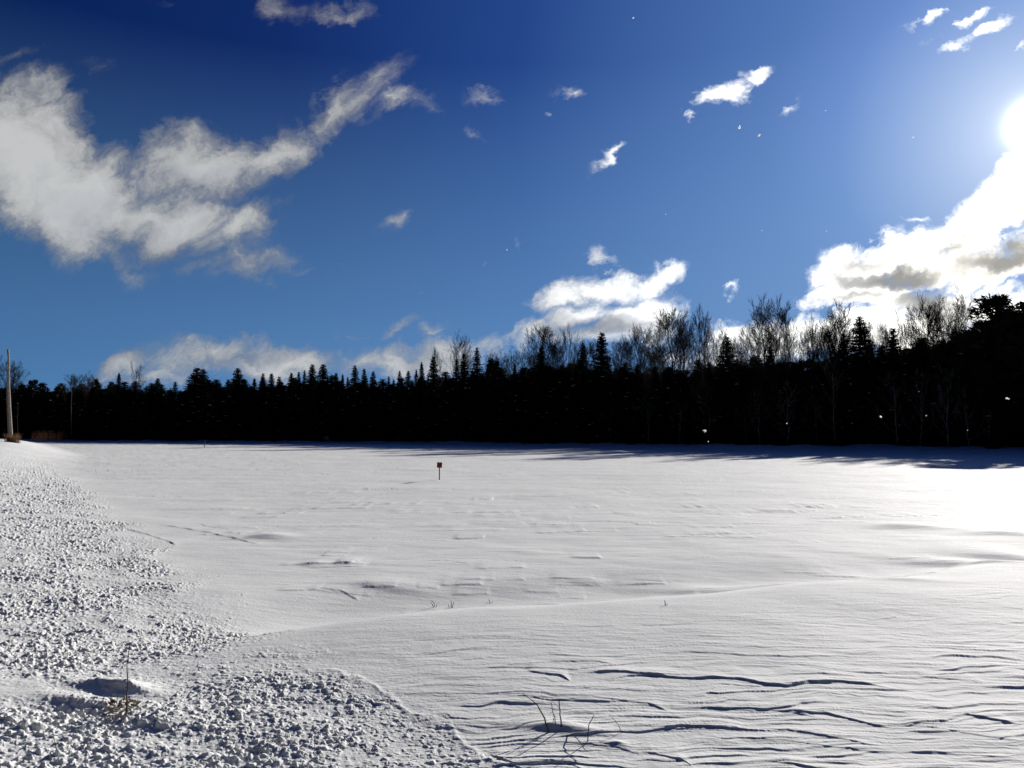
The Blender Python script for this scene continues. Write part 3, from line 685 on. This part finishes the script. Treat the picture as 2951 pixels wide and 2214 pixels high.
# skyline trees, left to right: x, y of the tip, kind, width (photo measure), depth behind the edge, label
SKY = [
 (6,775,'b',60,2,'grey bare tree cut by the left edge of the photo, behind the tall pole'),
 (30,790,'t',36,6,'thin bare tree showing just right of the tall pole at the left edge'),
 (48,829,'p',40,4,'low round-topped pine next right of the tall pole'),
 (63,817,'p',26,2,'left one of the two rounded pine tops close together near the left edge'),
 (73,817,'p',26,3,'right one of the two rounded pine tops close together near the left edge'),
 (91,823,'p',34,2,'broad rounded pine sloping down to the gap of blue sky at far left'),
 (126,832,'p',40,5,'low flat pine alone in the dip of the far left skyline'),
 (163,809,'b',40,3,'fuzzy bare tree, left of a pair, past the dip in the far left skyline'),
 (186,806,'b',36,4,'fuzzy bare tree, right of a pair, past the dip in the far left skyline'),
 (207,816,'p',26,1,'small dark dome-shaped pine just right of the fuzzy bare pair'),
 (237,822,'p',30,2,'low dome-shaped pine beneath the faint pointed larch at left'),
 (254,805,'n',22,10,'faint pointed conifer rising between domed pines at left, under the grey cloud end'),
 (293,785,'t',34,9,'tall thin bare tree standing up faintly against the grey cloud at left'),
 (317,834,'s',22,2,'tiny low spruce just left of the stubby one under the long cloud'),
 (339,817,'s',28,1,'stubby spruce with broad shoulders, right of the tall faint bare tree'),
 (374,824,'s',26,2,'rounded little spruce in the dip left of the twin-topped spruces'),
 (423,794,'s',54,0,'broad ragged spruce, left half of the twin peaks on the left skyline'),
 (441,797,'s',44,0,'slimmer ragged spruce, right half of the twin peaks on the left skyline'),
 (462,822,'t',18,6,'faint thin bare tree peeking just right of the twin spruce peaks'),
 (491,819,'s',26,2,'small spruce leaning on the left flank of the lone ragged cone'),
 (514,795,'s',46,-1,'lone ragged spruce cone with long branches, right of the twin peaks'),
 (530,820,'s',22,1,'low spruce on the right shoulder of the lone ragged cone'),
 (548,817,'n',20,2,'short fir in the notch between the ragged cone and next blunt spruce'),
 (567,806,'s',26,0,'blunt spruce, first of the even row right of the lone ragged cone'),
 (584,806,'n',22,1,'narrow fir beside the blunt spruce in the even row'),
 (603,813,'s',24,2,'low spruce in the even row, lower than both neighbours'),
 (627,805,'n',22,0,'narrow fir left of the small cross-topped spruce'),
 (638,815,'n',16,2,'stunted fir tucked low beside the cross-topped spruce'),
 (646,803,'s',20,1,'cross-topped small spruce beside a needle-thin spire'),
 (656,799,'n',12,0,'needle-thin fir spire at the foot of the open-branched spruce'),
 (673,786,'s',30,0,'tall open-branched spruce, left of a pair near the skyline middle-left'),
 (697,786,'s',40,0,'tall dense spruce, right of a pair near the skyline middle-left'),
 (723,805,'s',24,2,'low spruce right of the tall dense pair'),
 (739,808,'n',18,2,'low fir, second step down right of the tall dense pair'),
 (752,814,'n',18,3,'lowest fir before the tall spruce with two smaller followers'),
 (768,789,'s',34,0,'tall spruce followed by two smaller ones stepping down rightwards'),
 (788,796,'s',24,0,'middle spruce of three stepping down to the right'),
 (804,802,'s',28,0,'last spruce of three stepping down, with sparse branches'),
 (842,812,'n',12,2,'thin spike of a fir just right of the lowest notch in the skyline'),
 (850,819,'n',14,3,'stub fir crouched behind the thin spike'),
 (864,801,'s',24,0,'full spruce left of a feathery one, past the lowest notch'),
 (881,801,'s',26,0,'feathery spruce with sky showing between its branches'),
 (897,798,'n',16,1,'narrow fir right of the feathery spruce'),
 (911,782,'n',24,-1,'fir with a long thin tip, left of the gappy tall spruce'),
 (924,810,'n',14,2,'dwarf fir between the long-tipped fir and the gappy spruce'),
 (937,769,'s',30,-2,'gappy tall spruce left of the first big bare tree'),
 (956,751,'l',40,2,'bare tree leaning left out of the spruces beside the fan-crowned one'),
 (997,722,'b',48,1,'first big bare tree with a round fan crown, left of the red sign line'),
 (985,775,'n',20,0,'pointed fir at the foot of the fan-crowned bare tree'),
 (1003,763,'s',30,-2,'dark spruce in front of the fan-crowned bare tree'),
 (1032,750,'s',34,-2,'taller dark spruce next right of the fan-crowned bare tree'),
 (1057,769,'p',34,0,'round-headed pine on the right shoulder of the taller dark spruce'),
 (1070,776,'p',34,1,'lower round pine sloping down toward the thin bare scrub'),
 (1099,769,'t',34,4,'small hazy bare tree in the gap before the dead snag'),
 (1114,784,'n',20,0,'pointed little fir below the dead snag'),
 (1127,738,'d',24,3,'dead snag with one straight stem, left of the big vase-shaped crown'),
 (1150,745,'t',40,5,'bushy bare tree leaning into the big vase-shaped crown'),
 (1179,703,'b',74,2,'big vase-shaped bare crown behind the steep black fir'),
 (1171,745,'n',42,-2,'steep black fir in front of the vase-shaped bare crown'),
 (1200,735,'t',44,5,'thicket-like bare tree between the vase-shaped crown and its neighbour'),
 (1227,708,'b',44,3,'upright bare tree next right of the vase-shaped crown'),
 (1258,740,'s',40,-1,'broad low spruce just left of the perfect cone'),
 (1298,717,'s',44,-3,'perfect black spruce cone alone against the white cloud'),
 (1346,727,'t',54,3,'first scrubby bare tree right of the perfect spruce cone'),
 (1383,704,'b',60,2,'dense twiggy bare tree with dead leaves, left of the tall grey one'),
 (1417,706,'t',50,3,'wiry bare tree between the dense twiggy one and tall spreading one'),
 (1456,667,'b',84,1,'tall spreading bare tree left of the tall round-crowned one'),
 (1480,688,'b',54,4,'bare tree half hidden behind the tall spreading one'),
 (1524,664,'b',66,1,'tall round-crowned bare tree standing clear against blue sky'),
 (1574,727,'s',54,-2,'broad dark spruce between the round-crowned bare tree and the biggest pair'),
 (1600,735,'t',50,4,'low bare scrub tree right behind the broad dark spruce'),
 (1645,642,'b',92,1,'left of the two highest bare trees, with the widest open crown'),
 (1663,746,'s',26,-2,'small spruce at the trunks of the two highest bare trees'),
 (1697,643,'b',74,1,'right of the two highest bare trees, with a narrower crown'),
 (1737,708,'t',50,3,'low bare tree right of the two highest ones'),
 (1761,702,'t',26,3,'pencil-thin bare tree in the gap before the curved crowns'),
 (1790,690,'b',60,4,'crooked bare tree left of the curved broad crown'),
 (1821,655,'b',100,1,'curved broad bare crown left of the twin-tipped spruce'),
 (1829,719,'s',36,-2,'short spruce below the curved broad bare crown'),
 (1868,681,'s',56,-3,'twin-tipped dark spruce among bare crowns at right'),
 (1890,690,'b',60,4,'bare tree spreading right from behind the twin-tipped spruce'),
 (1911,694,'t',30,3,'thin bare tree just right of the twin-tipped spruce'),
 (1933,708,'s',42,-2,'ragged-topped spruce beneath the glaring white cloud at right'),
 (1968,672,'t',60,3,'bare tree fanning left below the grey cloud patch at right'),
 (2003,650,'b',80,1,'bare tree under the grey cloud patch, left of the last two crowns'),
 (2040,655,'b',70,4,'bare tree crowded behind its neighbours, second last before the big pine'),
 (2072,632,'b',92,0,'last tall bare crown before the big pine on the right edge'),
 (2095,700,'t',60,-2,'brushy bare tree in front of the big pine at right'),
 (2165,628,'p',150,-4,'big shaggy pine filling the right edge of the forest'),
 (2230,645,'p',130,0,'shaggy pine cut by the right edge of the photo'),
]
TG = 'trees along the forest skyline'
rnd = random.Random(77)
for i, (x, y, k, w, dd, lab) in enumerate(SKY):
    Dp = edge_depth(x) + 3 + dd
    X = (x - W0 / 2) / F0 * Dp
    base = FASTZ(X, Dp)
    d = ray(x, y); ztop = CAMZ + d.z / d.y * Dp
    H = (ztop - base); 
    if k in 'bt': H *= 1.0
    Wd = w / F0 * Dp * (1.12 if k in 'btdl' else ((1.32 if k == 's' else 1.55) if k in 'sn' else 1.2))
    place_tree(k, X, Dp, H, Wd, lab, TG, rnd)
# trees inside the wood, below the skyline
MASSX = [-600, 0, 100, 160, 400, 800, 830, 1000, 1100, 1250, 1330, 1500, 1600, 1800, 1950, 2060, 2150, 2212, 2700, 3600]
MASSY = [834, 834, 836, 840, 831, 820, 831, 810, 797, 785, 790, 788, 780, 770, 752, 725, 680, 670, 650, 640]
FG = 'dark trees packed inside the forest wall'
FL = {'s': 'dark spruce packed inside the black forest wall, below the skyline',
      'n': 'dark narrow fir packed inside the black forest wall, below the skyline',
      'p': 'dark pine packed inside the black forest wall, below the skyline',
      't': 'spindly bare tree lost inside the black forest wall, below the skyline'}
def fill(x, depth, drop, kinds, rnd, wf=1.25):
    k = rnd.choice(kinds); Dp = edge_depth(x) + depth
    X = (x - W0 / 2) / F0 * Dp
    y = float(np.interp(x, MASSX, MASSY)) + drop
    d = ray(x, y) if 0 < x < 2212 else None
    slope = (944.0 - y) / F0
    H = CAMZ + slope * Dp - FASTZ(X, Dp)
    H = max(H, 5.)
    place_tree(k, X, Dp, H, None if k == 't' else H / 15 * BASEW[k] * wf, FL[k], FG + ' (' + CAT[k] + ')', rnd, snow=(depth < 8))
x = -60
while x < 2230:
    fill(x, rnd.uniform(0, 5), rnd.uniform(0, 22), 'ssnsn' if x < 1300 else 'ssnst', rnd); x += rnd.uniform(17, 27) if x < 1300 else rnd.uniform(26, 40)
x = -60
while x < 2260:
    fill(x, rnd.uniform(8, 16), rnd.uniform(-13, 18), 'sssnn', rnd, 1.45); x += rnd.uniform(16, 26) if x < 1300 else rnd.uniform(26, 38)
x = -60
while x < 2300:
    fill(x, rnd.uniform(20, 34), rnd.uniform(0, 18), 'ssp', rnd, 1.9); x += rnd.uniform(24, 34)
# bare crowns standing deeper in the wood, seen between the front ones
x = 1075
while x < 2120:
    Dp = edge_depth(x) + rnd.uniform(9, 18); X = (x - W0 / 2) / F0 * Dp
    y = float(np.interp(x, [1075, 1200, 1330, 1500, 1700, 1900, 2120], [760, 735, 742, 712, 690, 690, 662])) + rnd.uniform(-8, 22)
    d = ray(x, y); H = CAMZ + d.z / d.y * Dp - FASTZ(X, Dp)
    place_tree('b' if rnd.random() < .6 else 't', X, Dp, H, rnd.uniform(46, 74) / F0 * Dp, 'bare tree half hidden in the twig haze behind the front row of crowns', 'bare trees deeper in the wood', rnd)
    x += rnd.uniform(30, 48)
# pale young trees out in front of the dark edge at right
for x, y, w in ((1318,880,60),(1400,850,80),(1468,862,70),(1535,840,80),(1610,868,60),(1640,830,70),(1700,815,84),(1762,850,60),(1800,770,90),(1872,860,70),(1935,800,90),(1985,780,80),(2045,770,90),(2090,800,80),(2135,850,60)):
    Dp = edge_depth(x) - 1.5 + rnd.uniform(-1.5, 1.5); X = (x - W0 / 2) / F0 * Dp; d = ray(x, y)
    place_tree('y', X, Dp, CAMZ + d.z / d.y * Dp - FASTZ(X, Dp), w / F0 * Dp, 'pale leafless sapling in front of the black wood, right half of the photo', 'pale saplings before the dark forest edge', rnd)
# trees just past the right edge of the view: their shadows lie on the snow at right
x = 2270
while x < 4300:
    Dp = edge_depth(x) + rnd.uniform(-3, 7); X = (x - W0 / 2) / F0 * Dp
    k = rnd.choice('sppsb')
    place_tree(k, X, Dp, rnd.uniform(15, 20), None, {'s': 'spruce of the forest edge beyond the right border of the photo', 'p': 'pine of the forest edge beyond the right border of the photo', 'b': 'bare tree of the forest edge beyond the right border of the photo'}[k],
               'trees past the right border (' + CAT[k] + ')', rnd, snow=False)
    x += rnd.uniform(60, 110)

# undergrowth: tangled brush that closes the foot of the wood
def undergrowth():
    rnd = random.Random(5); mb = MB()
    x = -120
    while x < 2900:
        for layer in range(3):
            Dp = edge_depth(x) + (1.5, 9, 22)[layer] + rnd.uniform(-1.5, 3)
            X = (x - W0 / 2) / F0 * Dp; z = FASTZ(X, Dp) - .3
            hgt = rnd.uniform(1.6, 3.6) * (.8 + .5 * layer)
            for s in range(9):
                a = rnd.random() * 6.28; l = hgt * rnd.uniform(.4, 1.0); bx, by = X + rnd.uniform(-1, 1), Dp + rnd.uniform(-1, 1)
                t = (bx + math.cos(a) * l * .4, by + math.sin(a) * l * .4, z + l)
                mb.tube([(bx, by, z), ((bx + t[0]) / 2 + rnd.uniform(-.1, .1), (by + t[1]) / 2, z + l * .55), t], [.03, .02, .006], 3)
                for q in range(10):
                    u = rnd.uniform(.15, 1); c = Vector((bx, by, z)).lerp(Vector(t), u)
                    e = c + Vector((rnd.uniform(-1, 1), rnd.uniform(-1, 1), rnd.uniform(-.2, .7))) * rnd.uniform(.25, .6)
                    sdv = Vector((rnd.uniform(-1, 1), rnd.uniform(-1, 1), rnd.uniform(-1, 1))) * (.05 if layer == 0 else .16)
                    mb.tri(tuple(c - sdv), tuple(c + sdv), tuple(e))
        x += 9 if x < 1300 else 13
    o = obj('undergrowth', mb.mesh('undergrowth'), M_brush)
    tag(o, 'dark tangled brush along the foot of the forest wall', 'brush', kind='stuff')
undergrowth()

# ------------------------------------------------------------------ poles at the left
def pole(xb, yb, xt, yt, Dp, r0, r1, mat, label, arm=False):
    X = (xb - W0 / 2) / F0 * Dp
    d = ray(xb, yb); zb = CAMZ + d.z / d.y * Dp
    d2 = ray(xt, yt); zt = CAMZ + d2.z / d2.y * Dp; Xt = d2.x / d2.y * Dp
    r = obj('utility_pole', None, loc=(X, Dp, zb))
    mb = MB(); n = 8
    pts = [((Xt - X) * (i / n) + .04 * math.sin(i * 1.1), .03 * math.sin(i * 2.), -.7 if i == 0 else (zt - zb) * i / n) for i in range(n + 1)]
    mb.tube(pts, [r0 + (r1 - r0) * i / n for i in range(n + 1)], 12)
    obj('shaft', mb.mesh('shaft', True), mat, r)
    c = MB(); tp = pts[-1]; c.tube([(tp[0], tp[1], tp[2] - .02), (tp[0], tp[1], tp[2] + .05), (tp[0], tp[1], tp[2] + .09)], [r1 * 1.12, r1 * 1.12, r1 * .5], 12)
    obj('cap', c.mesh('cap', True), M_metal, r)
    tag(r, label, 'pole', 'poles at the left end of the field'); return r
pole(27, 957, 17, 757, 78, .145, .10, M_pole, 'tall sunlit wooden pole leaning slightly left at the left edge')
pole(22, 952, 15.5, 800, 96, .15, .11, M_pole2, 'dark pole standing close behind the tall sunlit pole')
pole(40.5, 948, 38, 872, 120, .065, .05, M_barkd, 'short dark post right of the tall sunlit pole')
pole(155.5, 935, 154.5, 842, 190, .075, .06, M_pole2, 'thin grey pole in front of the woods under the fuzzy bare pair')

def tuft(name, X, Y, z, n, h, spread, mat, label, cat, seed):
    rnd = random.Random(seed); mb = MB()
    for i in range(n):
        a = rnd.random() * 6.28; rr = spread * rnd.random() ** .5; bx, by = rr * math.cos(a), rr * math.sin(a) * .6
        l = h * rnd.uniform(.4, 1); lx, ly = rnd.uniform(-.35, .35) * l, rnd.uniform(-.3, .3) * l
        mb.tube([(bx, by, -.1), (bx + lx * .4, by + ly * .4, l * .6), (bx + lx, by + ly, l)], [.012, .009, .003], 3)
    o = obj(name, mb.mesh(name), mat, loc=(X, Y, z)); tag(o, label, cat); return o
Dp = 77; tuft('dry_grass_clump', (30 - 1106) / F0 * Dp, Dp, z_at((30 - 1106) / F0 * Dp, Dp), 260, 1.0, .75, M_straw, 'reddish dry grass round the foot of the tall sunlit pole', 'grass clump', 8)
Dp = 170; tuft('red_brush', (108 - 1106) / F0 * Dp, Dp, .8, 330, 2.3, 4.0, M_red, 'reddish brush low before the woods at far left', 'bush', 9)

# ------------------------------------------------------------------ the sign in the field
def sign():
    X, Y = ground(949, 1038.5, 0.0); z = z_at(X, Y)
    k = Y / F0
    r = obj('field_sign', None, loc=(X, Y, z)); top = 37.5 * k
    mb = MB(); mb.box((0, .014, top * .5 - .05), .019, .012, top * .5 + .04, .003); obj('post', mb.mesh('post'), M_post, r)
    mb = MB(); h = 11.6 * k; mb.box((0, -.006, 0), 5.4 * k, .005, h / 2, .0015)
    p = obj('panel', mb.mesh('panel'), M_rust, r); p.location = (0.004, 0, top - h / 2); p.rotation_euler = (0, math.radians(2), math.radians(3))
    b = MB()
    for s in (-1, 1): b.tube([(0, -.012, s * h * .28), (0, -.017, s * h * .28)], [.008, .007], 6)
    obj('bolts', b.mesh('bolts'), M_metal, p)
    tag(r, 'small rust-red square sign on a thin post out in the snowfield', 'sign')
sign()
def stake():
    Dp = 112.; X = (444 - 1106) / F0 * Dp; z = z_at(X, Dp)
    r = obj('marker_stake', None, loc=(X, Dp, z)); mb = MB()
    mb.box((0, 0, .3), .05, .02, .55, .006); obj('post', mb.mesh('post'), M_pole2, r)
    mb = MB(); mb.box((0, 0, .9), .09, .03, .09, .01); obj('marker_head', mb.mesh('marker_head'), M_post, r)
    tag(r, 'tiny marker stake at the far left side of the field', 'stake')
stake()
def box_():
    Dp = edge_depth(707) - 3; X = (707 - 1106) / F0 * Dp; z = FASTZ(X, Dp)
    r = obj('field_box', None, loc=(X, Dp, z)); mb = MB(); mb.box((0, 0, .45), .62, .5, .5, .05); obj('body', mb.mesh('body'), M_board, r)
    rn = random.Random(2); mb = MB(); mb.lump((0, 0, .95), .62, .5, .18, rn, 10, 3); obj('snow', mb.mesh('snow', True), M_snow2, r)
    tag(r, 'small pale box at the foot of the dark spruces, snow on top', 'box')
box_()

# ------------------------------------------------------------------ weeds in the foreground
def stem_chain(mb, pts, r0, r1, k=5):
    n = len(pts); mb.tube(pts, [r0 + (r1 - r0) * i / (n - 1) for i in range(n)], k)
def upright(x, y, xb, yb, zb, lean=0.0):
    """point at photo (x,y) standing above base (xb,yb): depth of the base plus lean"""
    bx, by = ground(xb, yb, zb); Dp = by + lean; d = ray(x, y)
    return Vector((d.x / d.y * Dp, Dp, CAMZ + d.z / d.y * Dp))
def zground(x, y):
    z = .1
    for _ in range(4):
        gx, gy = ground(x, y, z); z = z_at(gx, gy)
    return z
def weed(name, strokes, label, leaves=0, seed=1, cat='weed'):
    """strokes: list of (points, base index 0, r0, r1, lean)"""
    xb, yb = strokes[0][0][0]; zb = zground(xb, yb); bx, by = ground(xb, yb, zb)
    r = obj(name, None, loc=(bx, by, zb)); o0 = Vector((bx, by, zb)); rn = random.Random(seed)
    for si, (pts, r0, r1, lean, base) in enumerate(strokes):
        bb = base or pts[0]; zz = zground(*bb)
        P_ = []
        for i, p in enumerate(pts):
            q = upright(p[0], p[1], bb[0], bb[1], zz, lean * i / max(1, len(pts) - 1)) - o0
            if i == 0 and base is None: q.z -= .03
            P_.append(q)
        # finer, slightly wavering stem
        F_ = []
        for i in range(len(P_) - 1):
            for k in range(4):
                q = P_[i].lerp(P_[i + 1], k / 4)
                if not (i == 0 and k == 0): q += Vector((rn.uniform(-1, 1), rn.uniform(-1, 1), 0)) * .0016
                F_.append(tuple(q))
        F_.append(tuple(P_[-1]))
        mb = MB(); stem_chain(mb, F_, r0, r1)
        obj('stem' if base is None else 'side_twig', mb.mesh('stem', True), M_stem, r)
    if leaves:
        mb = MB()
        for i in range(leaves):
            a = rn.random() * 6.28; rr = rn.random() ** .6 * .11; c = Vector((-.035 + rr * math.cos(a) * 1.0, rr * math.sin(a) * .7, rn.uniform(.0, .10) * (1 - rr * 5)))
            u = Vector((rn.uniform(-1, 1), rn.uniform(-1, 1), rn.uniform(-.6, 1))).normalized(); v = u.orthogonal().normalized()
            l = rn.uniform(.012, .028); w = l * rn.uniform(.3, .55)
            n_ = u.cross(v) * l * .3
            mb.tri(tuple(c - u * l), tuple(c + v * w + n_), tuple(c + u * l)); mb.tri(tuple(c - u * l), tuple(c + u * l), tuple(c - v * w + n_))
        obj('leaves', mb.mesh('leaves'), M_leaf, r)
    tag(r, label, cat); return r
weed('dry_weed', [([(274,1541),(274,1500),(276,1478),(274,1440),(277,1415),(280,1391)], .0042, .0018, .03, None),
                  ([(277,1480),(283,1478),(288,1485)], .0022, .0012, .01, (274,1541)),
                  ([(275,1484),(268,1486),(266,1492)], .0020, .0012, -.01, (274,1541)),
                  ([(276,1430),(279,1424),(284,1422)], .0014, .0009, 0, (274,1541)),
                  ([(276,1415),(271,1416)], .0014, .0009, 0, (274,1541)),
                  ([(252,1522),(254,1500),(255,1490)], .003, .0016, 0, None)],
     'tall bent dry weed with a clump of curled leaves in the crusted snow', 48, 3)
weed('dry_twigs', [([(1189.5,1582),(1176,1552),(1162,1525),(1150,1514),(1129,1499)], .0052, .0014, .05, None),
                   ([(1202,1571),(1198,1550),(1194,1538),(1192,1522),(1189,1513)], .0030, .0013, .02, None),
                   ([(1215,1573),(1210,1545),(1208,1511)], .0046, .0026, .01, None),
                   ([(1208,1531),(1200,1522),(1190,1513)], .0018, .0010, .01, (1215,1573)),
                   ([(1194,1538),(1187,1541)], .0016, .0008, .01, (1202,1571)),
                   ([(1194,1547),(1200,1549),(1206,1550)], .0018, .001, .01, (1202,1571)),
                   ([(1192,1522),(1186,1517)], .0014, .0008, .01, (1202,1571)),
                   ([(1196,1552),(1194,1560)], .0024, .0012, .01, (1202,1571)),
                   ([(1159,1524),(1158,1518)], .0018, .0008, .04, (1189.5,1582)),
                   ([(1221,1577),(1239,1588),(1252,1603),(1265,1622)], .0030, .0022, -.30, None)],
     'group of broken dark twigs poking out of a snow hump in front', 0, 4, 'twigs')
weed('broken_stalk', [([(1269,1603),(1270,1585),(1272,1566),(1279,1553),(1283,1546)], .0034, .0016, .02, None)],
     'single crooked stalk in the snow right of the broken twigs', 0, 5, 'stalk')
weed('thin_stalk', [([(1349,1582),(1336,1566),(1325,1553),(1316,1544)], .0020, .0013, .03, None)],
     'thin slanting stalk at the right end of the twig patch', 0, 6, 'stalk')
weed('small_stalk', [([(125,1622),(120,1606),(115,1588)], .0026, .0014, .01, None), ([(121,1608),(115,1606)], .0015, .001, 0, (125,1622))],
     'small stalk in the bottom left corner of the crusted snow', 0, 7, 'stalk')
weed('grass_blades', [([(940,1312),(934,1306),(929,1301)], .005, .002, 0, None), ([(941,1312),(938,1304),(932,1297)], .004, .002, 0, None), ([(942,1312),(944,1305)], .004, .002, 0, None)],
     'few grass blades, left pair in the ditch past the drift', 0, 8, 'grass')
weed('grass_blades', [([(975,1311),(975,1302),(974,1297)], .005, .002, 0, None), ([(977,1311),(979,1304),(981,1300)], .004, .002, 0, None), ([(972,1311),(968,1306)], .004, .002, 0, None)],
     'few grass blades, right pair in the ditch past the drift', 0, 9, 'grass')
weed('grass_blades', [([(1060,1304),(1057,1298),(1055,1295)], .005, .002, 0, None), ([(1061,1304),(1064,1299)], .004, .002, 0, None), ([(1059,1304),(1050,1301)], .004, .002, 0, None)],
     'splayed grass tuft farther right of the two ditch pairs', 0, 10, 'grass')
weed('grass_blades', [([(1437,1308),(1437,1302),(1436,1297)], .005, .002, 0, None), ([(1439,1308),(1441,1304)], .004, .002, 0, None)],
     'lone grass blade at the drift edge, right of centre', 0, 11, 'grass')

# ------------------------------------------------------------------ snow grains blowing past
M_flake = bpy.data.materials.new('snow_crystal'); M_flake.use_nodes = True; _t = M_flake.node_tree; _t.nodes.clear()
_tr = _t.nodes.new('ShaderNodeBsdfTranslucent'); _tr.inputs[0].default_value = (.95, .95, .93, 1); _df = _t.nodes.new('ShaderNodeBsdfDiffuse'); _df.inputs[0].default_value = (.9, .9, .9, 1)
_mx = _t.nodes.new('ShaderNodeMixShader'); _mx.inputs[0].default_value = .3; _o = _t.nodes.new('ShaderNodeOutputMaterial')
link(_t, _tr.outputs[0], _mx.inputs[1]); link(_t, _df.outputs[0], _mx.inputs[2]); link(_t, _mx.outputs[0], _o.inputs[0])
def flakes():
    rn = random.Random(12)
    spots = [(1597,276,3.2),(1641,292,2.4),(1368,39,2.2),(1972,298,1.4),(1095,540,1.6),(2175,861,2.6),(2180,862,1.8),(1903,901,2.4),(2001,898,1.6),(1523,931,4.0),
             (1530,954,1.5),(1438,463,1.2),(1785,500,1.1),(1784,240,1.1),(1646,498,.9),(1940,690,1.0),(1700,915,1.4),(2090,930,1.2),(1985,846,1.0)]
    for x, y, r in spots:
        Dp = rn.uniform(1.8, 2.6); d = ray(x, y); t = Dp / d.y; mb = MB()
        q = r * .0008 * Dp / 2
        for k in range(7):       # a loose aggregate of small plates
            c = Vector((rn.gauss(0, .5), rn.gauss(0, .5), rn.gauss(0, .5))) * q; u = Vector((rn.gauss(0, 1), rn.gauss(0, 1), rn.gauss(0, 1))).normalized(); v = u.orthogonal().normalized()
            w = u.cross(v)
            for j in range(6):
                a, b = j * math.pi / 3, (j + 1) * math.pi / 3
                mb.tri(tuple(c + u * q * .15), tuple(c + (v * math.cos(a) + w * math.sin(a)) * q), tuple(c + (v * math.cos(b) + w * math.sin(b)) * q))
        o = obj('snowflake', mb.mesh('snowflake'), M_flake, loc=(d.x * t, d.y * t, CAMZ + d.z * t))
        tag(o, 'tiny bright snow grain blowing through the air', 'snowflake', 'snow grains blowing in the air')
flakes()
